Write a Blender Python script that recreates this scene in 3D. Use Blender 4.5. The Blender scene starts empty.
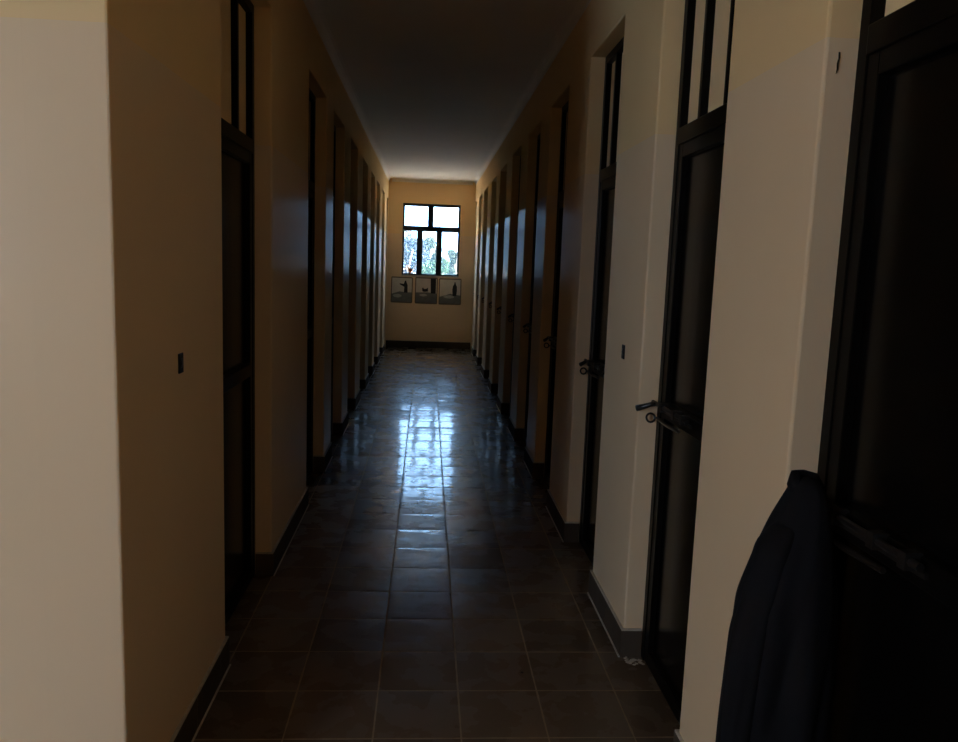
import bpy, bmesh, math, random
from mathutils import Vector, Matrix

random.seed(7)
S = bpy.context.scene
COL = S.collection

# ------------------------------------------------------------------ camera
F_PX, YAW, PITCH, ROLL, CAM_H = 783.15, 0.0700, 0.1347, 0.0366, 1.5997
fw = Vector((math.sin(YAW) * math.cos(PITCH), math.cos(YAW) * math.cos(PITCH), -math.sin(PITCH)))
rt = Vector((math.cos(YAW), -math.sin(YAW), 0.0))
up = rt.cross(fw)
r2 = rt * math.cos(ROLL) + up * math.sin(ROLL)
u2 = up * math.cos(ROLL) - rt * math.sin(ROLL)
cam_data = bpy.data.cameras.new('camera')
cam_data.sensor_fit = 'HORIZONTAL'
cam_data.sensor_width = 36.0
cam_data.lens = F_PX / 958.0 * 36.0
cam_data.clip_start = 0.05
cam_data.clip_end = 800
cam = bpy.data.objects.new('camera', cam_data)
COL.objects.link(cam)
m = Matrix((r2, u2, -fw)).transposed().to_4x4()
m.translation = Vector((0, 0, CAM_H))
cam.matrix_world = m
S.camera = cam

# ------------------------------------------------------------------ sky, sun, daylight, exposure
SKY_LOW, SKY_HIGH, SKY_STRENGTH = (0.34, 0.63, 1.0, 1), (0.36, 0.60, 1.0, 1), 11.0
SUN_STRENGTH = 235.0
HALL_WATTS = 72.0
world = bpy.data.worlds.new('sky')
S.world = world
world.use_nodes = True
nt = world.node_tree
nt.nodes.clear()
wo = nt.nodes.new('ShaderNodeOutputWorld')
bg = nt.nodes.new('ShaderNodeBackground')
tc = nt.nodes.new('ShaderNodeTexCoord')
sx = nt.nodes.new('ShaderNodeSeparateXYZ')
rp = nt.nodes.new('ShaderNodeValToRGB')
rp.color_ramp.elements[0].position = 0.0
rp.color_ramp.elements[0].color = SKY_LOW
rp.color_ramp.elements[1].position = 0.55
rp.color_ramp.elements[1].color = SKY_HIGH
nt.links.new(tc.outputs['Generated'], sx.inputs[0])
nt.links.new(sx.outputs['Z'], rp.inputs[0])
nt.links.new(rp.outputs[0], bg.inputs['Color'])
bg.inputs['Strength'].default_value = SKY_STRENGTH
nt.links.new(bg.outputs[0], wo.inputs['Surface'])

sun_d = bpy.data.lights.new('sun', 'SUN')
sun_d.energy = SUN_STRENGTH
sun_d.angle = math.radians(1.0)
sun_d.color = (1.0, 0.93, 0.82)
sun = bpy.data.objects.new('sun', sun_d)
COL.objects.link(sun)
sun.location = (20, 10, 40)
sun.rotation_euler = Vector((-0.9, 0.04, -1.0)).to_track_quat('-Z', 'Y').to_euler()

# daylight arriving at the hall's window (behind and left of the camera)
ad = bpy.data.lights.new('hall_daylight', 'AREA')
ad.shape = 'RECTANGLE'
ad.size, ad.size_y = 1.5, 1.5
ad.energy = HALL_WATTS
ad.color = (0.85, 0.91, 1.0)
al = bpy.data.objects.new('hall_daylight', ad)
COL.objects.link(al)
al.location = (-3.9, -2.46, 1.8)
al.rotation_euler = Vector((0, 1, 0)).to_track_quat('-Z', 'Z').to_euler()

# sampling portal in the corridor's end window
pd = bpy.data.lights.new('window_portal', 'AREA')
pd.shape = 'RECTANGLE'
pd.size, pd.size_y = 1.1, 1.35
pd.cycles.is_portal = True
pl = bpy.data.objects.new('window_portal', pd)
COL.objects.link(pl)
pl.location = (0.055, 15.10, 2.02)
pl.rotation_euler = Vector((0, -1, 0)).to_track_quat('-Z', 'Z').to_euler()

S.cycles.max_bounces = 16
S.cycles.diffuse_bounces = 10
S.view_settings.view_transform = 'Standard'
S.view_settings.look = 'None'
S.view_settings.gamma = 1.0
S.view_settings.use_curve_mapping = False
S.view_settings.exposure = 0.0

# ------------------------------------------------------------------ dimensions (metres)
XL, XR = -0.748, 0.856          # corridor wall faces
END = 14.82                     # face of the end wall
HC = 3.117                      # ceiling
YC = 1.945                      # corner where the corridor opens into the hall
HEAD = 2.742                    # top of the door recesses
REC = 0.080                     # depth of the door recesses
TH = 0.20                       # wall thickness
HX, HY = -4.8, -2.2             # hall extents
R_OPEN = [(0.99, 1.741), (2.315, 3.04), (3.66, 4.40), (5.06, 5.80), (6.30, 7.06), (7.59, 8.38),
          (8.94, 9.77), (10.25, 11.06), (11.67, 12.56), (12.97, 13.69), (14.27, 14.79)]
L_OPEN = [(2.95, 3.86), (5.02, 5.87), (6.31, 7.12), (7.65, 8.44), (9.06, 9.83), (10.36, 11.12),
          (11.51, 12.26), (12.87, 13.62), (14.25, 14.79)]


# ------------------------------------------------------------------ helpers
def tag(o, label=None, cat=None, group=None, kind=None):
    if label: o['label'] = label
    if cat: o['category'] = cat
    if group: o['group'] = group
    if kind: o['kind'] = kind
    return o


def obj(name, bm, mats, parent=None, smooth=False, bevel=0.0, loc=None):
    me = bpy.data.meshes.new(name)
    bmesh.ops.recalc_face_normals(bm, faces=bm.faces)
    bm.to_mesh(me)
    bm.free()
    if not isinstance(mats, (list, tuple)): mats = [mats]
    for mm in mats: me.materials.append(mm)
    if smooth:
        for p in me.polygons: p.use_smooth = True
    o = bpy.data.objects.new(name, me)
    COL.objects.link(o)
    if parent: o.parent = parent
    if loc: o.location = loc
    if bevel:
        b = o.modifiers.new('bevel', 'BEVEL')
        b.width = bevel
        b.segments = 2
        b.limit_method = 'ANGLE'
        b.angle_limit = math.radians(40)
    return o


def empty(name, loc, rz=0.0):
    o = bpy.data.objects.new(name, None)
    o.empty_display_size = 0.1
    COL.objects.link(o)
    o.location = loc
    o.rotation_euler = (0, 0, rz)
    return o


def box(bm, x0, x1, y0, y1, z0, z1, mi=0):
    vs = [bm.verts.new(c) for c in ((x0, y0, z0), (x1, y0, z0), (x1, y1, z0), (x0, y1, z0),
                                    (x0, y0, z1), (x1, y0, z1), (x1, y1, z1), (x0, y1, z1))]
    fs = []
    for f in ((0, 3, 2, 1), (4, 5, 6, 7), (0, 1, 5, 4), (1, 2, 6, 5), (2, 3, 7, 6), (3, 0, 4, 7)):
        nf = bm.faces.new([vs[i] for i in f])
        nf.material_index = mi
        fs.append(nf)
    return fs


def prism(bm, pts, vec, mi=0):
    """extrude the closed polygon pts (3-D points) along vec"""
    a = [bm.verts.new(p) for p in pts]
    b = [bm.verts.new(Vector(p) + Vector(vec)) for p in pts]
    n = len(pts)
    fs = [bm.faces.new(a), bm.faces.new(list(reversed(b)))]
    for i in range(n):
        fs.append(bm.faces.new([a[i], b[i], b[(i + 1) % n], a[(i + 1) % n]]))
    for f in fs: f.material_index = mi


def tube(bm, pts, r, n=8, mi=0, cap=True):
    pts = [Vector(p) for p in pts]
    rings = []
    for i, p in enumerate(pts):
        d = (pts[min(i + 1, len(pts) - 1)] - pts[max(i - 1, 0)]).normalized()
        s = d.cross(Vector((0, 0, 1)))
        if s.length < 1e-3: s = d.cross(Vector((0, 1, 0)))
        s.normalize()
        t = d.cross(s)
        rr = r[i] if isinstance(r, (list, tuple)) else r
        rings.append([bm.verts.new(p + (s * math.cos(2 * math.pi * k / n) + t * math.sin(2 * math.pi * k / n)) * rr) for k in range(n)])
    for a, b in zip(rings, rings[1:]):
        for k in range(n):
            f = bm.faces.new([a[k], a[(k + 1) % n], b[(k + 1) % n], b[k]])
            f.material_index = mi
    if cap:
        bm.faces.new(rings[0]).material_index = mi
        bm.faces.new(list(reversed(rings[-1]))).material_index = mi


# ------------------------------------------------------------------ materials
def new_mat(name):
    mt = bpy.data.materials.new(name)
    mt.use_nodes = True
    n = mt.node_tree
    return mt, n, n.nodes['Principled BSDF']


def simple(name, color, rough=0.5, spec=0.5, noise=0.0, nscale=20.0, bump=0.0, metallic=0.0):
    mt, n, p = new_mat(name)
    p.inputs['Roughness'].default_value = rough
    p.inputs['Specular IOR Level'].default_value = spec
    p.inputs['Metallic'].default_value = metallic
    p.inputs['Base Color'].default_value = (*color, 1)
    if noise or bump:
        t = n.nodes.new('ShaderNodeTexCoord')
        nz = n.nodes.new('ShaderNodeTexNoise')
        nz.inputs['Scale'].default_value = nscale
        nz.inputs['Detail'].default_value = 5
        n.links.new(t.outputs['Object'], nz.inputs['Vector'])
        if noise:
            mx = n.nodes.new('ShaderNodeMix')
            mx.data_type = 'RGBA'
            mx.inputs[6].default_value = (*[c * (1 - noise) for c in color], 1)
            mx.inputs[7].default_value = (*[min(1, c * (1 + noise)) for c in color], 1)
            n.links.new(nz.outputs['Fac'], mx.inputs[0])
            n.links.new(mx.outputs[2], p.inputs['Base Color'])
        if bump:
            bp = n.nodes.new('ShaderNodeBump')
            bp.inputs['Strength'].default_value = bump
            bp.inputs['Distance'].default_value = 0.004
            n.links.new(nz.outputs['Fac'], bp.inputs['Height'])
            n.links.new(bp.outputs[0], p.inputs['Normal'])
    return mt


def wall_paint():
    """cream paint: matt above 2.1 m, washable satin paint below it"""
    mt, n, p = new_mat('cream_wall_paint')
    g = n.nodes.new('ShaderNodeNewGeometry')
    sp = n.nodes.new('ShaderNodeSeparateXYZ')
    n.links.new(g.outputs['Position'], sp.inputs[0])
    lo = n.nodes.new('ShaderNodeMath')
    lo.operation = 'LESS_THAN'
    lo.inputs[1].default_value = 2.12
    n.links.new(sp.outputs['Z'], lo.inputs[0])
    nz = n.nodes.new('ShaderNodeTexNoise')
    nz.inputs['Scale'].default_value = 1.6
    nz.inputs['Detail'].default_value = 6
    n.links.new(g.outputs['Position'], nz.inputs['Vector'])
    c = n.nodes.new('ShaderNodeMix')
    c.data_type = 'RGBA'
    c.inputs[6].default_value = (0.82, 0.585, 0.305, 1)
    c.inputs[7].default_value = (0.78, 0.585, 0.375, 1)
    n.links.new(lo.outputs[0], c.inputs[0])
    c2 = n.nodes.new('ShaderNodeMix')
    c2.data_type = 'RGBA'
    c2.blend_type = 'MULTIPLY'
    c2.inputs[0].default_value = 1.0
    r = n.nodes.new('ShaderNodeMapRange')
    r.inputs['To Min'].default_value = 0.93
    r.inputs['To Max'].default_value = 1.05
    n.links.new(nz.outputs['Fac'], r.inputs['Value'])
    cb = n.nodes.new('ShaderNodeCombineColor')
    for i in range(3): n.links.new(r.outputs[0], cb.inputs[i])
    n.links.new(c.outputs[2], c2.inputs[6])
    n.links.new(cb.outputs[0], c2.inputs[7])
    n.links.new(c2.outputs[2], p.inputs['Base Color'])
    n2 = n.nodes.new('ShaderNodeTexNoise')
    n2.inputs['Scale'].default_value = 9.0
    n2.inputs['Detail'].default_value = 7
    n.links.new(g.outputs['Position'], n2.inputs['Vector'])
    bp = n.nodes.new('ShaderNodeBump')
    bp.inputs['Strength'].default_value = 0.25
    bp.inputs['Distance'].default_value = 0.004
    n.links.new(n2.outputs['Fac'], bp.inputs['Height'])
    p.inputs['Roughness'].default_value = 0.9
    p.inputs['Specular IOR Level'].default_value = 0.0
    n.links.new(bp.outputs[0], p.inputs['Normal'])
    # thin satin film on the washable part
    gl = n.nodes.new('ShaderNodeBsdfGlossy')
    gl.inputs['Roughness'].default_value = 0.24
    n.links.new(bp.outputs[0], gl.inputs['Normal'])
    fm = n.nodes.new('ShaderNodeMath'); fm.operation = 'MULTIPLY'
    n.links.new(facing_curve(n, 15.0, 0.004, 0.36), fm.inputs[0])
    n.links.new(lo.outputs[0], fm.inputs[1])
    ms = n.nodes.new('ShaderNodeMixShader')
    n.links.new(fm.outputs[0], ms.inputs[0])
    n.links.new(p.outputs[0], ms.inputs[1]); n.links.new(gl.outputs[0], ms.inputs[2])
    n.links.new(ms.outputs[0], n.nodes['Material Output'].inputs['Surface'])
    return mt


def floor_tiles():
    """30 cm cement tiles laid in a straight grid, polished, each a little out of level"""
    mt, n, p = new_mat('polished_floor_tiles')
    L = n.links.new
    g = n.nodes.new('ShaderNodeNewGeometry')
    mp = n.nodes.new('ShaderNodeMapping')
    mp.inputs['Location'].default_value = (0.7415 + 3.0, -2.4707 + 6.0, 0)
    L(g.outputs['Position'], mp.inputs['Vector'])
    sc = n.nodes.new('ShaderNodeVectorMath')
    sc.operation = 'SCALE'
    sc.inputs['Scale'].default_value = 1 / 0.30
    L(mp.outputs[0], sc.inputs[0])
    fl = n.nodes.new('ShaderNodeVectorMath'); fl.operation = 'FLOOR'
    fr = n.nodes.new('ShaderNodeVectorMath'); fr.operation = 'FRACTION'
    L(sc.outputs[0], fl.inputs[0]); L(sc.outputs[0], fr.inputs[0])
    # distance to the nearest joint
    sp = n.nodes.new('ShaderNodeSeparateXYZ'); L(fr.outputs[0], sp.inputs[0])

    def edge(sock):
        a = n.nodes.new('ShaderNodeMath'); a.operation = 'SUBTRACT'; a.inputs[1].default_value = 0.5; L(sock, a.inputs[0])
        b = n.nodes.new('ShaderNodeMath'); b.operation = 'ABSOLUTE'; L(a.outputs[0], b.inputs[0])
        return b.outputs[0]
    mxm = n.nodes.new('ShaderNodeMath'); mxm.operation = 'MAXIMUM'
    L(edge(sp.outputs['X']), mxm.inputs[0]); L(edge(sp.outputs['Y']), mxm.inputs[1])
    jn = n.nodes.new('ShaderNodeTexNoise'); jn.inputs['Scale'].default_value = 14; jn.inputs['Detail'].default_value = 4
    L(g.outputs['Position'], jn.inputs['Vector'])
    jw = n.nodes.new('ShaderNodeMapRange'); jw.inputs['From Min'].default_value = 0.3; jw.inputs['From Max'].default_value = 0.7
    jw.inputs['To Min'].default_value = 0.4945; jw.inputs['To Max'].default_value = 0.4845
    L(jn.outputs['Fac'], jw.inputs['Value'])
    grout = n.nodes.new('ShaderNodeMath'); grout.operation = 'GREATER_THAN'
    L(mxm.outputs[0], grout.inputs[0]); L(jw.outputs[0], grout.inputs[1])
    wn = n.nodes.new('ShaderNodeTexWhiteNoise'); wn.noise_dimensions = '2D'
    L(fl.outputs[0], wn.inputs['Vector'])
    # colour: tone per tile, cloudy wear, dark specks
    nz = n.nodes.new('ShaderNodeTexNoise'); nz.inputs['Scale'].default_value = 6; nz.inputs['Detail'].default_value = 8
    L(g.outputs['Position'], nz.inputs['Vector'])
    base = n.nodes.new('ShaderNodeMix'); base.data_type = 'RGBA'
    base.inputs[6].default_value = FLOOR_A; base.inputs[7].default_value = FLOOR_B
    L(nz.outputs['Fac'], base.inputs[0])
    tone = n.nodes.new('ShaderNodeMapRange'); tone.inputs['To Min'].default_value = 0.78; tone.inputs['To Max'].default_value = 1.2
    L(wn.outputs['Value'], tone.inputs['Value'])
    tm = n.nodes.new('ShaderNodeVectorMath'); tm.operation = 'SCALE'
    L(base.outputs[2], tm.inputs[0]); L(tone.outputs[0], tm.inputs['Scale'])
    vo = n.nodes.new('ShaderNodeTexVoronoi'); vo.inputs['Scale'].default_value = 3.2; vo.inputs['Randomness'].default_value = 1
    L(g.outputs['Position'], vo.inputs['Vector'])
    spk = n.nodes.new('ShaderNodeMath'); spk.operation = 'LESS_THAN'; spk.inputs[1].default_value = 0.022
    L(vo.outputs['Distance'], spk.inputs[0])
    c1 = n.nodes.new('ShaderNodeMix'); c1.data_type = 'RGBA'; c1.inputs[7].default_value = (0.02, 0.016, 0.013, 1)
    L(spk.outputs[0], c1.inputs[0]); L(tm.outputs[0], c1.inputs[6])
    c2 = n.nodes.new('ShaderNodeMix'); c2.data_type = 'RGBA'; c2.inputs[7].default_value = (0.30, 0.22, 0.14, 1)
    L(grout.outputs[0], c2.inputs[0]); L(c1.outputs[2], c2.inputs[6])
    L(c2.outputs[2], p.inputs['Base Color'])
    # gloss: worn polish
    rr = n.nodes.new('ShaderNodeMapRange'); rr.inputs['From Min'].default_value = 0.3; rr.inputs['From Max'].default_value = 0.7
    rr.inputs['To Min'].default_value = 0.22; rr.inputs['To Max'].default_value = 0.33
    L(nz.outputs['Fac'], rr.inputs['Value'])
    rg = n.nodes.new('ShaderNodeMix'); rg.data_type = 'FLOAT'; rg.inputs[3].default_value = 0.9
    L(grout.outputs[0], rg.inputs[0]); L(rr.outputs[0], rg.inputs[2])
    L(rg.outputs[0], p.inputs['Roughness'])
    sg = n.nodes.new('ShaderNodeMix'); sg.data_type = 'FLOAT'; sg.inputs[2].default_value = 0.10; sg.inputs[3].default_value = 0.0
    L(grout.outputs[0], sg.inputs[0]); L(sg.outputs[0], p.inputs['Specular IOR Level'])
    # a thin hard polish on top
    cw = n.nodes.new('ShaderNodeMix'); cw.data_type = 'FLOAT'; cw.inputs[2].default_value = 0.60; cw.inputs[3].default_value = 0.0
    L(grout.outputs[0], cw.inputs[0]); L(cw.outputs[0], p.inputs['Coat Weight'])
    p.inputs['Coat Roughness'].default_value = 0.085
    p.inputs['Coat IOR'].default_value = 1.3
    # normals: tilt of each tile, gentle waves, sunk joints
    tl = n.nodes.new('ShaderNodeVectorMath'); tl.operation = 'SUBTRACT'; tl.inputs[1].default_value = (0.5, 0.5, 0.5)
    L(wn.outputs['Color'], tl.inputs[0])
    ts = n.nodes.new('ShaderNodeVectorMath'); ts.operation = 'MULTIPLY'; ts.inputs[1].default_value = (0.020, 0.045, 0.0)
    L(tl.outputs[0], ts.inputs[0])
    wv = n.nodes.new('ShaderNodeTexNoise'); wv.inputs['Scale'].default_value = 1.0; wv.inputs['Detail'].default_value = 3
    wm = n.nodes.new('ShaderNodeVectorMath'); wm.operation = 'MULTIPLY'; wm.inputs[1].default_value = (5.0, 11.0, 1.0)
    L(g.outputs['Position'], wm.inputs[0]); L(wm.outputs[0], wv.inputs['Vector'])
    # tiles are slightly pillowed: they fall off towards their joints
    pw = n.nodes.new('ShaderNodeMath'); pw.operation = 'POWER'; pw.inputs[1].default_value = 7.0
    p2 = n.nodes.new('ShaderNodeMath'); p2.operation = 'MULTIPLY'; p2.inputs[1].default_value = 2.0
    L(mxm.outputs[0], p2.inputs[0]); L(p2.outputs[0], pw.inputs[0])
    pm = n.nodes.new('ShaderNodeMath'); pm.operation = 'MULTIPLY_ADD'; pm.inputs[1].default_value = -0.45
    L(pw.outputs[0], pm.inputs[0]); L(wv.outputs['Fac'], pm.inputs[2])
    hh = n.nodes.new('ShaderNodeMath'); hh.operation = 'MULTIPLY_ADD'; hh.inputs[1].default_value = -0.35
    L(grout.outputs[0], hh.inputs[0]); L(pm.outputs[0], hh.inputs[2])
    bp = n.nodes.new('ShaderNodeBump'); bp.inputs['Strength'].default_value = 0.55; bp.inputs['Distance'].default_value = 0.004
    L(hh.outputs[0], bp.inputs['Height'])
    ad_ = n.nodes.new('ShaderNodeVectorMath'); ad_.operation = 'ADD'
    L(bp.outputs[0], ad_.inputs[0]); L(ts.outputs[0], ad_.inputs[1])
    nm = n.nodes.new('ShaderNodeVectorMath'); nm.operation = 'NORMALIZE'
    L(ad_.outputs[0], nm.inputs[0]); L(nm.outputs[0], p.inputs['Normal']); L(nm.outputs[0], p.inputs['Coat Normal'])
    return mt


def facing_curve(n, power, base, gain):
    """base + gain * (1 - cos)^power, the same on both sides of a face"""
    lw = n.nodes.new('ShaderNodeLayerWeight'); lw.inputs['Blend'].default_value = 0.5
    pw = n.nodes.new('ShaderNodeMath'); pw.operation = 'POWER'; pw.inputs[1].default_value = power
    n.links.new(lw.outputs['Facing'], pw.inputs[0])
    ma = n.nodes.new('ShaderNodeMath'); ma.operation = 'MULTIPLY_ADD'
    ma.inputs[1].default_value = gain; ma.inputs[2].default_value = base
    n.links.new(pw.outputs[0], ma.inputs[0])
    return ma.outputs[0]


def glass_mat(name='clear_glass', tint=(1, 1, 1), veil=0.0):
    mt = bpy.data.materials.new(name)
    mt.use_nodes = True
    n = mt.node_tree
    n.nodes.clear()
    o = n.nodes.new('ShaderNodeOutputMaterial')
    t = n.nodes.new('ShaderNodeBsdfTransparent'); t.inputs[0].default_value = (*tint, 1)
    gl = n.nodes.new('ShaderNodeBsdfGlossy'); gl.inputs['Roughness'].default_value = 0.02
    mx = n.nodes.new('ShaderNodeMixShader')
    n.links.new(facing_curve(n, 5.0, 0.03, 0.8), mx.inputs[0])
    n.links.new(t.outputs[0], mx.inputs[1])
    n.links.new(gl.outputs[0], mx.inputs[2])
    # haze and bloom over the view, with glass dirt, mixed in as a pale veil
    if veil:
        tr = n.nodes.new('ShaderNodeBsdfTranslucent'); tr.inputs[0].default_value = (0.75, 0.92, 1.0, 1)
        m2 = n.nodes.new('ShaderNodeMixShader'); m2.inputs[0].default_value = veil
        n.links.new(mx.outputs[0], m2.inputs[1]); n.links.new(tr.outputs[0], m2.inputs[2])
        n.links.new(m2.outputs[0], o.inputs['Surface'])
    else:
        n.links.new(mx.outputs[0], o.inputs['Surface'])
    return mt


FLOOR_A, FLOOR_B = (0.098, 0.066, 0.040, 1), (0.145, 0.098, 0.060, 1)
M_WALL = wall_paint()
M_FLOOR = floor_tiles()
M_CEIL = simple('ceiling_plaster', (0.76, 0.69, 0.60), 0.9, 0.2, 0.05, 3.0, 0.15)
M_BASE = simple('dark_skirting_tile', (0.075, 0.055, 0.040), 0.7, 0.02, 0.25, 9.0)
M_CEMENT = simple('pale_cement', (0.50, 0.44, 0.36), 0.9, 0.1, 0.3, 40.0, 0.4)
M_DOOR = simple('black_door_paint', (0.0035, 0.003, 0.0027), 0.3, 0.09, 0.2, 5.0)
M_PANEL = simple('black_sheet_metal', (0.003, 0.0026, 0.0023), 0.20, 0.22, 0.2, 2.0)
M_IRON = simple('blackened_iron', (0.014, 0.012, 0.011), 0.35, 0.5, 0.2, 30.0)
M_PANE = simple('cream_reflection_glass', (0.84, 0.62, 0.35), 0.45, 0.05, 0.05, 4.0)  # cream of the reflected wall and room behind is put into the pane colour
M_FRAME = simple('window_frame_paint', (0.018, 0.020, 0.024), 0.35, 0.4, 0.1, 20.0)
M_GLASS = glass_mat()
M_HAZY = glass_mat('hazy_glass', (1, 1, 1), 0.026)
M_HOLE = simple('dark_switch_plastic', (0.008, 0.007, 0.006), 0.5, 0.3, 0.1, 40.0)
M_CHIP = simple('bare_chipped_plaster', (0.035, 0.026, 0.018), 0.9, 0.1, 0.5, 200.0)

# ------------------------------------------------------------------ the setting
bm = bmesh.new()
box(bm, HX - 0.2, XR + 0.3, HY - 0.2, END + 0.2, -0.15, 0.0)
tag(obj('floor', bm, M_FLOOR), 'dark polished square floor tiles running down the corridor', 'floor', kind='structure')
bm = bmesh.new()
box(bm, HX - 0.2, XR + 0.3, HY - 0.2, END + 0.2, HC, HC + 0.15)
tag(obj('ceiling', bm, M_CEIL), 'dim plain plaster ceiling over the corridor', 'ceiling', kind='structure')


def comb_wall(name, x0, x1, ya, yb, openings, label):
    """a wall along Y whose door openings start at the floor"""
    pts = [(x0, ya, 0), (x0, ya, HC), (x0, yb, HC), (x0, yb, 0)]
    for a, b in reversed(openings):
        pts += [(x0, b, 0), (x0, b, HEAD), (x0, a, HEAD), (x0, a, 0)]
    bm = bmesh.new()
    prism(bm, pts, (x1 - x0, 0, 0))
    return tag(obj(name, bm, M_WALL, bevel=0.007), label, 'wall', kind='structure')


comb_wall('wall_right', XR, XR + TH, HY, END, R_OPEN, 'cream wall with eleven door recesses, bolts on its doors')
comb_wall('wall_left', XL, XL - TH, YC, END, L_OPEN, 'shaded cream corridor wall with nine door recesses')
bm = bmesh.new()
box(bm, HX, XL - TH + 0.06, YC + 0.0002, YC + TH, 0, HC)
tag(obj('wall_front', bm, M_WALL), 'brightly lit pale wall facing the viewer beside the corridor mouth', 'wall', kind='structure')
bm = bmesh.new()
box(bm, HX - 0.2, HX, HY, YC + TH, 0, HC)
tag(obj('wall_hall', bm, M_WALL), 'cream side wall of the entrance hall', 'wall', kind='structure')


def wall_with_window(name, axis, c0, c1, lo, hi, w0, w1, z0, z1, label):
    bm = bmesh.new()

    def bx(a, b, za, zb):
        if axis == 'Y': box(bm, a, b, c0, c1, za, zb)
        else: box(bm, c0, c1, a, b, za, zb)
    bx(lo, w0, 0, HC); bx(w1, hi, 0, HC); bx(w0, w1, 0, z0); bx(w0, w1, z1, HC)
    bmesh.ops.remove_doubles(bm, verts=bm.verts, dist=1e-5)
    return tag(obj(name, bm, M_WALL), label, 'wall', kind='structure')


WX0, WX1, WZ0, WZ1 = -0.478, 0.588, 1.365, 2.685
wall_with_window('wall_end', 'Y', END, END + 0.2, XL - TH, XR + TH, WX0, WX1, WZ0, WZ1, 'orange cream end wall holding the bright window')
wall_with_window('wall_rear', 'Y', HY - 0.2, HY, HX - 0.2, XR + TH, -4.65, -3.15, 1.0, 2.6, 'cream rear wall of the entrance hall')

# cove where walls meet the ceiling
CV = 0.06


def cove(name, p0, p1, inward, label):
    bm = bmesh.new()
    p0, p1, n = Vector(p0), Vector(p1), Vector(inward)
    prof = [(0, 0), (CV, 0)] + [(CV - CV * math.sin(t), -CV + CV * math.cos(t)) for t in (0.4, 0.8, 1.17)] + [(0, -CV)]
    prism(bm, [p0 + n * a + Vector((0, 0, b)) for a, b in prof], p1 - p0)
    return tag(obj(name, bm, M_CEIL), label, 'cove', kind='structure')


cove('trim_1', (XL, YC, HC), (XL, END, HC), (1, 0, 0), 'small plaster cove along the top of the left wall')
cove('trim_2', (XR, HY, HC), (XR, END, HC), (-1, 0, 0), 'small plaster cove along the top of the right wall')
cove('trim_3', (XL + CV, END, HC), (XR - CV, END, HC), (0, -1, 0), 'small plaster cove above the end window')


# skirting of floor-tile offcuts, wrapped into the recesses
def skirting(name, x_face, sgn, piers, h, label):
    bm = bmesh.new()
    pr = 0.012
    for a, b, wa, wb in piers:
        xa, xb = sorted((x_face - sgn * pr, x_face + sgn * (REC - 0.004)))
        ya, yb = a - (pr if wa else 0), b + (pr if wb else 0)
        # tiles of 30 cm with a pale joint between them
        y = ya
        while y < yb - 1e-4:
            y2 = min(y + 0.30, yb)
            if yb - y2 < 0.05: y2 = yb
            box(bm, xa, xb, y, y2 - (0.006 if y2 < yb else 0), 0, h)
            if y2 < yb: box(bm, xa + 0.0015, xb - 0.0015, y2 - 0.006, y2, 0, h - 0.001, 1)
            y = y2
        # cement bead along the top and the foot
        box(bm, xa + 0.002, xb - 0.002, ya + 0.002, yb - 0.002, h, h + 0.007, 1)
        fx0, fx1 = sorted((x_face - sgn * (pr + 0.006), x_face - sgn * pr))
        box(bm, fx0, fx1, ya, yb, 0, 0.004, 1)
    return tag(obj(name, bm, [M_BASE, M_CEMENT]), label, 'skirting', kind='structure')


def piers(openings, ya, yb, wrap_first):
    out = []
    prev, w = ya, wrap_first
    for a, b in openings:
        out.append((prev, a, w, True))
        prev, w = b, True
    if yb - prev > 0.1: out.append((prev, yb, w, False))
    return out


skirting('baseboard_left', XL, -1, piers(L_OPEN, YC, END, True), 0.115, 'dark tile skirting along the left corridor wall')
skirting('baseboard_right', XR, 1, piers(R_OPEN, HY, END, False), 0.115, 'dark tile skirting along the right corridor wall')
bm = bmesh.new()
box(bm, XL + 0.002, XR - 0.002, END - 0.012, END, 0, 0.125)
box(bm, XL + 0.002, XR - 0.002, END - 0.010, END, 0.125, 0.131, 1)
tag(obj('baseboard_end', bm, [M_BASE, M_CEMENT]), 'dark skirting under the end window wall', 'skirting', kind='structure')
bm = bmesh.new()
box(bm, HX, XL, YC - 0.012, YC, 0, 0.115)
tag(obj('baseboard_front', bm, [M_BASE, M_CEMENT]), 'dark skirting below the pale front wall', 'skirting', kind='structure')

# ------------------------------------------------------------------ windows
WCZ = (WZ0 + WZ1) / 2


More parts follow.
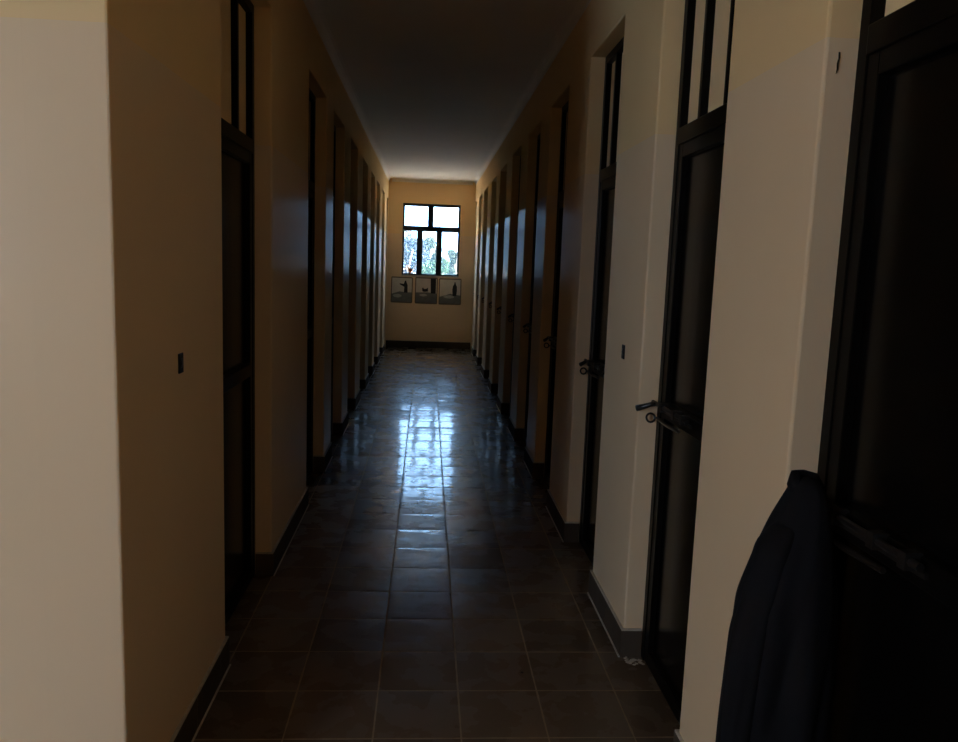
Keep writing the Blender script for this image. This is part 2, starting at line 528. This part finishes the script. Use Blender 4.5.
def window_end():
    root = empty('window_1', (0, END + 0.05, WZ0))
    tag(root, 'bright steel window with two upper and three lower panes at corridor end', 'window', kind='structure')
    d0, d1 = -0.02, 0.03
    h = WZ1 - WZ0
    tz0, tz1 = 2.180 - WZ0, 2.274 - WZ0
    bm = bmesh.new()
    box(bm, WX0, WX0 + 0.036, d0, d1, 0, h)
    box(bm, WX1 - 0.036, WX1, d0, d1, 0, h)
    box(bm, WX0 + 0.036, WX1 - 0.036, d0, d1, h - 0.05, h)
    box(bm, WX0 + 0.036, WX1 - 0.036, d0, d1, 0, 0.03)
    obj('window_frame', bm, M_FRAME, root, bevel=0.003)
    bm = bmesh.new()
    box(bm, WX0 + 0.036, WX1 - 0.036, d0 - 0.006, d1, tz0, tz1)
    obj('transom_bar', bm, M_FRAME, root, bevel=0.003)
    for x in (-0.155, 0.206):
        bm = bmesh.new()
        box(bm, x - 0.053, x + 0.053, d0 - 0.004, d1, 0.03, tz0)
        obj('mullion', bm, M_FRAME, root, bevel=0.003)
    bm = bmesh.new()
    box(bm, 0.038 - 0.052, 0.038 + 0.052, d0 - 0.004, d1, tz1, h - 0.05)
    obj('mullion', bm, M_FRAME, root, bevel=0.003)
    xs = [WX0 + 0.036, -0.208, -0.102, 0.153, 0.259, WX1 - 0.036]
    for i in (0, 2, 4):
        bm = bmesh.new()
        box(bm, xs[i], xs[i + 1], 0.006, 0.010, 0.03, tz0)
        obj('pane', bm, M_HAZY, root)
    for a, b in ((WX0 + 0.036, -0.014), (0.090, WX1 - 0.036)):
        bm = bmesh.new()
        box(bm, a, b, 0.006, 0.010, tz1, h - 0.05)
        obj('pane', bm, M_HAZY, root)
    bm = bmesh.new()
    box(bm, WX0, WX1, -0.062, d0, -0.03, 0.0)
    obj('window_sill', bm, M_CEMENT, root, bevel=0.004)


window_end()
root = empty('window_2', (-3.9, HY - 0.1, 1.0))
tag(root, 'steel framed window in the rear wall of the entrance hall', 'window', kind='structure')
bm = bmesh.new()
box(bm, -0.75, -0.71, -0.02, 0.02, 0, 1.6); box(bm, 0.71, 0.75, -0.02, 0.02, 0, 1.6)
box(bm, -0.71, 0.71, -0.02, 0.02, 0, 0.04); box(bm, -0.71, 0.71, -0.02, 0.02, 1.56, 1.6)
box(bm, -0.02, 0.02, -0.02, 0.02, 0.04, 1.56)
obj('window_frame', bm, M_FRAME, root)
for a, b in ((-0.71, -0.02), (0.02, 0.71)):
    bm = bmesh.new()
    box(bm, a, b, -0.003, 0.003, 0.04, 1.56)
    obj('pane', bm, M_GLASS, root)

# ------------------------------------------------------------------ doors
T0, T1 = 2.075, 2.138        # transom bar
RAIL0, RAIL1 = 1.035, 1.095  # lock rail
FW = 0.042                   # frame tube width
FD = 0.045                   # frame tube depth


def make_door(idx, side, y0, y1, label, bolt, reach=1.0):
    """side +1: in the right wall, -1: in the left wall. Local x points into the wall, local y along it."""
    w = (y1 - y0) / 2 + 0.003
    x = (XR + REC - (0.006 if idx == 1 else 0)) if side > 0 else (XL - REC)
    root = empty('door_%d' % idx, (x, (y0 + y1) / 2, 0), 0 if side > 0 else math.pi)
    tag(root, label, 'door', kind='structure')
    # fixed frame: jambs, head, transom bar
    bm = bmesh.new()
    box(bm, 0, FD, -w, -w + FW, 0, HEAD + 0.003)
    box(bm, 0, FD, w - FW, w, 0, HEAD + 0.003)
    box(bm, 0, FD, -w + FW, w - FW, HEAD - FW, HEAD + 0.003)
    box(bm, -0.004, FD, -w + FW, w - FW, T0, T1)
    obj('frame', bm, M_DOOR, root, bevel=0.003)
    third = w * 2 / 6
    for c in (-third, third):
        bm = bmesh.new()
        box(bm, 0.002, FD, c - 0.013, c + 0.013, T1, HEAD - FW)
        obj('mullion', bm, M_DOOR, root, bevel=0.002)
    for a, b in ((-w + FW, -third - 0.013), (-third + 0.013, third - 0.013), (third + 0.013, w - FW)):
        bm = bmesh.new()
        box(bm, 0.030, 0.036, a, b, T1, HEAD - FW)
        obj('transom_pane', bm, M_PANE, root)
    # leaf: stiles and rails, with sheet panels set back
    lw = w - FW + 0.002
    ls = 0.045
    bm = bmesh.new()
    box(bm, 0.004, FD, -lw, -lw + ls, 0.001, T0 + 0.002)
    box(bm, 0.004, FD, lw - ls, lw, 0.001, T0 + 0.002)
    box(bm, 0.004, FD, -lw + ls, lw - ls, T0 - 0.004 - ls, T0 + 0.002)
    box(bm, 0.004, FD, -lw + ls, lw - ls, 0.001, 0.012 + ls)
    obj('leaf_frame', bm, M_DOOR, root, bevel=0.003)
    bm = bmesh.new()
    box(bm, -0.004, FD, -lw + ls, lw - ls, RAIL0, RAIL1)
    obj('lock_rail', bm, M_DOOR, root, bevel=0.003)
    for nm, za, zb in (('upper_panel', RAIL1, T0 - 0.004 - ls), ('lower_panel', 0.012 + ls, RAIL0)):
        bm = bmesh.new()
        box(bm, 0.026, FD - 0.004, -lw + ls, lw - ls, za, zb)
        obj(nm, bm, M_PANEL, root)
    if bolt:
        # long slide bolt across the lock rail, its handle turned out at the far jamb
        e = w - 0.012
        bm = bmesh.new()
        tube(bm, [(-0.022, -0.06, 1.083), (-0.022, e, 1.083)], 0.0085)
        for yy in (-0.02, e - 0.28, e - 0.13):
            box(bm, -0.034, 0.0, yy - 0.012, yy + 0.012, 1.066, 1.100)
        box(bm, -0.012, -0.004, -0.06, e - 0.08, 1.060, 1.072)
        sb = obj('slide_bolt', bm, M_IRON, root)
        bm = bmesh.new()
        tube(bm, [(-0.018, e - 0.05, 1.083), (-0.018 - 0.027 * reach, e - 0.045, 1.080), (-0.018 - 0.05 * reach, e - 0.03, 1.068), (-0.018 - 0.074 * reach, e - 0.015, 1.058)], [0.008, 0.009, 0.011, 0.013])
        obj('handle', bm, M_IRON, sb, smooth=True)
        bm = bmesh.new()
        c = Vector((-0.034, e - 0.02, 1.022))
        tube(bm, [c + Vector((0.017 * math.cos(t), 0.004 * math.sin(t), 0.017 * math.sin(t))) for t in [i * math.pi / 8 for i in range(17)]], 0.0045, 6, cap=False)
        tube(bm, [(-0.018, e - 0.02, 1.022), (-0.004, e - 0.02, 1.022), (0.004, e - 0.02, 1.03)], 0.005, 6)
        obj('padlock_ring', bm, M_IRON, sb, smooth=True)
        bm = bmesh.new()
        tube(bm, [(-0.010, e - 0.04, 1.022), (-0.012, e - 0.16, 1.020), (-0.010, e - 0.30, 1.026)], 0.007, 6)
        obj('hasp', bm, M_IRON, sb)
    return root


ORD = ['nearest', 'second', 'third', 'fourth', 'fifth', 'sixth', 'seventh', 'eighth', 'ninth', 'tenth', 'last']
n = 1
for i, (a, b) in enumerate(R_OPEN):
    if i == 0: lab = 'nearest black metal door on the right wall, dark garment hanging at its bolt'
    elif i == 1: lab = 'black metal door with turned-out bolt handle, second along the right wall'
    elif i == 2: lab = 'black metal door just beyond the wall switch, third along the right wall'
    elif i == 10: lab = 'last narrow dark door of the right wall, against the end wall'
    else: lab = 'dark metal door in a deep recess, %s along the right wall' % ORD[i]
    make_door(n, 1, a, b, lab, True, 1.0 if i < 2 else 0.45)
    n += 1
for i, (a, b) in enumerate(L_OPEN):
    if i == 0: lab = 'nearest black metal door on the left wall with cream transom panes'
    elif i == 8: lab = 'last narrow dark door of the left wall, against the end wall'
    else: lab = 'dark metal door in a shaded recess, %s along the left wall' % ORD[i]
    make_door(n, -1, a, b, lab, False)
    n += 1


# ------------------------------------------------------------------ wall switches, chip in the plaster
def switch(name, x, y, z, side, label):
    root = empty(name, (x, y, z), 0 if side > 0 else math.pi)
    tag(root, label, 'wall switch', 'dark wall switches')
    bm = bmesh.new()
    box(bm, -0.005, 0.0, -0.021, 0.021, -0.031, 0.031)
    obj('cover_plate', bm, M_HOLE, root, bevel=0.003)
    bm = bmesh.new()
    prism(bm, [(-0.005, -0.009, -0.015), (-0.008, -0.009, 0.0), (-0.006, -0.009, 0.015), (-0.005, -0.009, 0.015)], (0, 0.018, 0))
    obj('rocker', bm, M_IRON, root)


switch('wall_switch', XL, 2.435, 1.268, -1, 'small dark switch on the shaded left wall before its first door')
switch('wall_switch', XR, 3.315, 1.250, 1, 'small dark switch on the right pier between second and third doors')
bm = bmesh.new()
cx, cz = 0.886, 2.066
pts = []
for k, (dx, dz) in enumerate([(-0.002, -0.022), (0.002, -0.012), (0.0015, 0.0), (0.004, 0.012), (0.003, 0.023), (0.0, 0.024), (0.0005, 0.010), (-0.002, 0.0), (-0.001, -0.012)]):
    pts.append((cx + dx, 1.7412, cz + dz))
prism(bm, pts, (0, -0.003, 0))
tag(obj('plaster_chip', bm, M_CHIP), 'thin dark upright chip in the plaster above the hanging garment', 'plaster chip')

# ------------------------------------------------------------------ posters under the end window
M_PAPER = simple('poster_print_ground', (0.64, 0.59, 0.53), 0.35, 0.4, 0.18, 9.0)
M_PGREY = simple('poster_grey_print', (0.17, 0.175, 0.165), 0.35, 0.4, 0.35, 14.0)
M_PINK = simple('poster_black_print', (0.015, 0.015, 0.017), 0.35, 0.4)
M_PPALE = simple('poster_pale_print', (0.42, 0.42, 0.39), 0.35, 0.4, 0.25, 12.0)
M_PEDGE = simple('poster_dark_border', (0.16, 0.125, 0.09), 0.4, 0.4)
PM = [M_PEDGE, M_PAPER, M_PGREY, M_PINK, M_PPALE]


def ell(cx, cz, rx, rz, k=14, wob=0.0):
    return [(cx + rx * math.cos(2 * math.pi * i / k) * (1 + wob * math.sin(3.1 * i)), cz + rz * math.sin(2 * math.pi * i / k) * (1 + wob * math.cos(2.3 * i))) for i in range(k)]


def poster(x0, x1, z0, z1, tilt, art, label):
    w, h = x1 - x0, z1 - z0
    bm = bmesh.new()

    def flat(pts, y0, y1, mi):
        prism(bm, [(px * w, -y0, pz * h) for px, pz in pts], (0, -(y1 - y0), 0), mi)
    r = 0.05
    rim = []
    for cxx, czz, a0 in ((1 - r, 1 - r, 0), (r, 1 - r, 90), (r, r, 180), (1 - r, r, 270)):
        rim += [(cxx - 0.5 + r * math.cos(math.radians(a0 + t)), czz + r * math.sin(math.radians(a0 + t))) for t in (0, 30, 60, 90)]
    flat(rim, 0.0, 0.004, 0)
    flat([(-0.455, 0.045), (0.455, 0.045), (0.455, 0.955), (-0.455, 0.955)], 0.004, 0.0048, 1)
    ly = 0.0048
    for pts, mi in art:
        flat(pts, ly, ly + 0.0006, mi)
        ly += 0.0006
    o = obj('poster', bm, PM, loc=((x0 + x1) / 2, END - 0.0005, z0))
    o.rotation_euler = (0, tilt, 0)
    return tag(o, label, 'poster', 'posters under the end window')


ground1 = ([(-0.455, 0.045), (0.455, 0.045), (0.455, 0.42), (0.2, 0.41), (-0.1, 0.44), (-0.455, 0.34)], 2)
fig1 = ([(0.10, 0.40), (0.11, 0.62), (-0.10, 0.71), (-0.11, 0.75), (0.08, 0.73), (0.11, 0.79), (0.13, 0.86), (0.19, 0.86), (0.21, 0.79), (0.26, 0.70), (0.27, 0.40)], 3)
poster(-0.672, -0.268, 0.840, 1.325, 0.012, [ground1, (ell(-0.2, 0.27, 0.2, 0.07, 14, 0.1), 4), fig1],
       'poster with a dark figure stretching one arm sideways, under the window')
ground2 = ([(-0.455, 0.045), (0.455, 0.045), (0.455, 0.40), (0.05, 0.44), (-0.455, 0.42)], 2)
block2 = ([(0.20, 0.40), (0.42, 0.40), (0.42, 0.955), (0.18, 0.955)], 3)
beast2 = ([(-0.17, 0.47), (-0.10, 0.45), (0.08, 0.47), (0.07, 0.62), (0.00, 0.57), (-0.10, 0.56), (-0.15, 0.62), (-0.19, 0.58)], 3)
poster(-0.222, 0.202, 0.835, 1.330, 0.004, [ground2, (ell(-0.13, 0.33, 0.17, 0.05, 14, 0.12), 4), block2, beast2],
       'poster with a tall black block beside a small dark shape')
ground3 = ([(-0.455, 0.045), (0.455, 0.045), (0.455, 0.36), (0.0, 0.42), (-0.2, 0.36), (-0.455, 0.30)], 2)
fig3 = ([(0.12, 0.34), (0.10, 0.58), (0.13, 0.72), (0.18, 0.79), (0.19, 0.86), (0.24, 0.86), (0.25, 0.79), (0.30, 0.70), (0.31, 0.55), (0.28, 0.34)], 3)
poster(0.226, 0.650, 0.832, 1.325, -0.006, [ground3, (ell(-0.05, 0.30, 0.24, 0.06, 14, 0.1), 4), fig3],
       'poster with one upright dark figure standing on grey ground')

# ------------------------------------------------------------------ small red plant on the sill
M_POT = simple('brown_pot_clay', (0.16, 0.075, 0.045), 0.7, 0.3, 0.2, 30)
M_RED = simple('reddish_leaf', (0.42, 0.13, 0.075), 0.6, 0.3, 0.3, 40)
root = empty('potted_sprig', (-0.325, END - 0.005 + 0.008, WZ0))
tag(root, 'tiny reddish sprig in a low pot at the left of the window ledge', 'potted plant')
bm = bmesh.new()
prof = [(0.018, 0.0), (0.024, 0.03), (0.026, 0.034), (0.022, 0.034)]
rings = [[bm.verts.new((r_ * math.cos(2 * math.pi * k / 12), r_ * math.sin(2 * math.pi * k / 12), z_)) for k in range(12)] for r_, z_ in prof]
for a, b in zip(rings, rings[1:]):
    for k in range(12): bm.faces.new([a[k], a[(k + 1) % 12], b[(k + 1) % 12], b[k]])
bm.faces.new(list(reversed(rings[0]))); bm.faces.new(rings[-1])
obj('pot', bm, M_POT, root)
bm = bmesh.new()
for k in range(16):
    t = random.uniform(0, 6.28); l = random.uniform(0.05, 0.11); lean = random.uniform(0.1, 0.55)
    d = Vector((math.cos(t) * lean, math.sin(t) * lean * 0.4, 1)).normalized()
    s = d.cross(Vector((math.cos(t + 1), math.sin(t + 1), 0.1))).normalized() * random.uniform(0.012, 0.020)
    o = Vector((0, 0, 0.03))
    q = [o, o + d * l * 0.5 + s, o + d * l, o + d * l * 0.5 - s]
    bm.faces.new([bm.verts.new(v) for v in q])
obj('leaves', bm, M_RED, root)
root.scale = (1.35, 1.0, 1.2)

# ------------------------------------------------------------------ garment hung on the nearest door's bolt
M_CLOTH = simple('dark_navy_cloth', (0.0040, 0.0043, 0.0062), 0.85, 0.2, 0.25, 14, 0.3)


def drape(name, secs, folds, seed, parent, nseg=72, zs=30):
    """a hanging cloth volume. secs: (z, cx, cy, rx, ry); folds deepen downwards"""
    rnd = random.Random(seed)
    ph = [rnd.uniform(0, 6.28) for _ in range(4)]
    bm = bmesh.new()
    rings = []
    z_top, z_bot = secs[0][0], secs[-1][0]
    for i in range(zs + 1):
        z = z_top + (z_bot - z_top) * i / zs
        for s0, s1 in zip(secs, secs[1:]):
            if s1[0] <= z <= s0[0] + 1e-6:
                t = (s0[0] - z) / (s0[0] - s1[0])
                pass
                cx, cy, rx, ry = [s0[j] + (s1[j] - s0[j]) * t for j in range(1, 5)]
        g = (z_top - z) / (z_top - z_bot)
        amp = folds * (0.25 + 0.9 * min(1, g * 1.6))
        ring = []
        for k in range(nseg):
            a = 2 * math.pi * k / nseg
            tw = 0.7 * g
            f = 1 + amp * (0.55 * math.sin(5 * a + ph[0] + tw) + 0.35 * math.sin(9 * a + ph[1] - 1.8 * tw) + 0.25 * math.sin(3 * a + ph[2] + 3 * g))
            f -= amp * 0.5 * max(0, math.sin(7 * a + ph[3] + 9 * g)) ** 3
            ring.append(bm.verts.new((cx + rx * f * math.cos(a), cy + ry * f * math.sin(a), z)))
        rings.append(ring)
    for a, b in zip(rings, rings[1:]):
        for k in range(nseg): bm.faces.new([a[k], a[(k + 1) % nseg], b[(k + 1) % nseg], b[k]])
    bm.faces.new(rings[0]); bm.faces.new(list(reversed(rings[-1])))
    o = obj(name, bm, M_CLOTH, parent, smooth=True)
    sb = o.modifiers.new('smooth', 'SUBSURF'); sb.levels = 1; sb.render_levels = 1
    return o


coat = empty('jacket', (0.0, 0.0, 0.0))
tag(coat, 'dark navy jacket hanging bunched from the bolt of the nearest door', 'jacket')
drape('jacket_body', [(1.165, 0.846, 1.625, 0.022, 0.030), (1.13, 0.842, 1.61, 0.040, 0.055), (1.07, 0.828, 1.60, 0.060, 0.075),
                      (1.00, 0.814, 1.585, 0.080, 0.090), (0.90, 0.802, 1.58, 0.104, 0.098), (0.78, 0.802, 1.58, 0.112, 0.104),
                      (0.60, 0.802, 1.58, 0.118, 0.106), (0.42, 0.802, 1.575, 0.122, 0.108)], 0.09, 3, coat)
drape('sleeve', [(1.075, 0.788, 1.575, 0.026, 0.030), (1.035, 0.760, 1.565, 0.040, 0.042), (0.94, 0.738, 1.555, 0.045, 0.046), (0.84, 0.718, 1.55, 0.048, 0.046),
                 (0.70, 0.708, 1.55, 0.046, 0.045), (0.56, 0.702, 1.55, 0.044, 0.043), (0.48, 0.700, 1.55, 0.040, 0.040)], 0.08, 11, coat, 40)
bm = bmesh.new()
tube(bm, [(0.826, 1.615, 1.120), (0.815, 1.620, 1.150), (0.822, 1.630, 1.166), (0.845, 1.645, 1.162), (0.868, 1.640, 1.158), (0.880, 1.62, 1.130)], [0.016, 0.015, 0.013, 0.013, 0.014, 0.012], 8)
obj('collar', bm, M_CLOTH, coat, smooth=True)

# ------------------------------------------------------------------ crumbs of cement at the second door's sill
bm = bmesh.new()
for k in range(60):
    x, y, r_ = random.uniform(0.862, 0.93), random.gauss(2.995, 0.012), random.uniform(0.002, 0.006)
    mt4 = Matrix.Translation((x, y, r_ * 0.3)) @ Matrix.Diagonal((1.3, 1.0, 0.5, 1))
    bmesh.ops.create_icosphere(bm, subdivisions=1, radius=r_, matrix=mt4)
tag(obj('cement_crumbs', bm, M_CEMENT), 'pale cement crumbs at the foot of the second recess on the right', 'crumbs', kind='stuff')

# ------------------------------------------------------------------ outside the end window
M_GROUND = simple('sunlit_ground', (0.72, 0.66, 0.55), 0.95, 0.1, 0.15, 0.3)
bm = bmesh.new()
box(bm, -90, 90, END + 0.25, 260, -0.9, -0.5)
tag(obj('ground', bm, M_GROUND), 'pale sunlit ground outside the end window', 'ground', kind='structure')
M_BARK = simple('grey_bark', (0.20, 0.16, 0.12), 0.9, 0.1, 0.3, 8)
LEAF = [simple('hazy_blue_green_leaves', (0.003, 0.016, 0.034), 0.7, 0.2, 0.3, 3), simple('fresh_green_leaves', (0.002, 0.024, 0.011), 0.7, 0.2, 0.3, 3),
        simple('dusty_green_leaves', (0.004, 0.018, 0.015), 0.7, 0.2, 0.3, 3)]


def tree(x, y, h, r, lm, nl, ls, label, bushy=False):
    root = empty('tree' if not bushy else 'bush', (x, y, -0.5))
    tag(root, label, 'tree' if not bushy else 'bush', 'greenery outside the end window')
    rnd = random.Random(int(x * 31 + y * 7))
    bm = bmesh.new()
    if not bushy:
        tube(bm, [(0, 0, 0), (0.05, 0, h * 0.35), (0.0, 0.05, h * 0.75)], [0.16, 0.12, 0.05], 8)
    for k in range(5):
        a = k * 1.26
        z0 = 0.05 if bushy else h * 0.4
        tube(bm, [(0, 0, z0), (math.cos(a) * r * 0.4, math.sin(a) * r * 0.4, z0 + (h - z0) * 0.35), (math.cos(a) * r * 0.7, math.sin(a) * r * 0.7, z0 + (h - z0) * 0.6)], [0.06, 0.04, 0.02], 6)
    obj('trunk' if not bushy else 'stems', bm, M_BARK, root)
    bm = bmesh.new()
    blobs = []
    for k in range(16):
        a, q = rnd.uniform(0, 6.28), math.sqrt(rnd.random()) * 0.75
        zz = rnd.uniform(0.25 if bushy else 0.42, 0.9) * h
        sh = 1 - 0.6 * max(0, (zz / h - 0.6) / 0.4)
        blobs.append((q * r * math.cos(a) * sh, q * r * math.sin(a) * sh, zz, r * rnd.uniform(0.25, 0.42)))
    for k in range(nl):
        bx_, by_, bz_, br = rnd.choice(blobs)
        d = Vector((rnd.gauss(0, 1), rnd.gauss(0, 1), rnd.gauss(0, 1))).normalized() * br * rnd.uniform(0.55, 1.0)
        c = Vector((bx_, by_, bz_)) + d
        u = Vector((rnd.gauss(0, 1), rnd.gauss(0, 1), rnd.gauss(0, 1))).normalized()
        v = u.cross(Vector((rnd.gauss(0, 1), rnd.gauss(0, 1), rnd.gauss(0, 1)))).normalized()
        s = ls * rnd.uniform(0.6, 1.3)
        bm.faces.new([bm.verts.new(c + u * s), bm.verts.new(c + v * s * 0.45), bm.verts.new(c - u * s), bm.verts.new(c - v * s * 0.45)])
    obj('foliage', bm, LEAF[lm], root)


tree(-0.85, 33.0, 3.45, 1.05, 0, 12000, 0.045, 'hazy blue-green tree seen through the lower left window pane')
tree(0.25, 27.0, 2.55, 0.75, 1, 12000, 0.04, 'bright green bush low in the middle window pane', True)
tree(0.15, 40.0, 3.7, 0.8, 2, 8000, 0.05, 'thin pale tree rising behind the bright green bush')
tree(1.02, 30.0, 3.05, 0.42, 2, 8000, 0.045, 'slim dusty green tree seen through the lower right window pane')
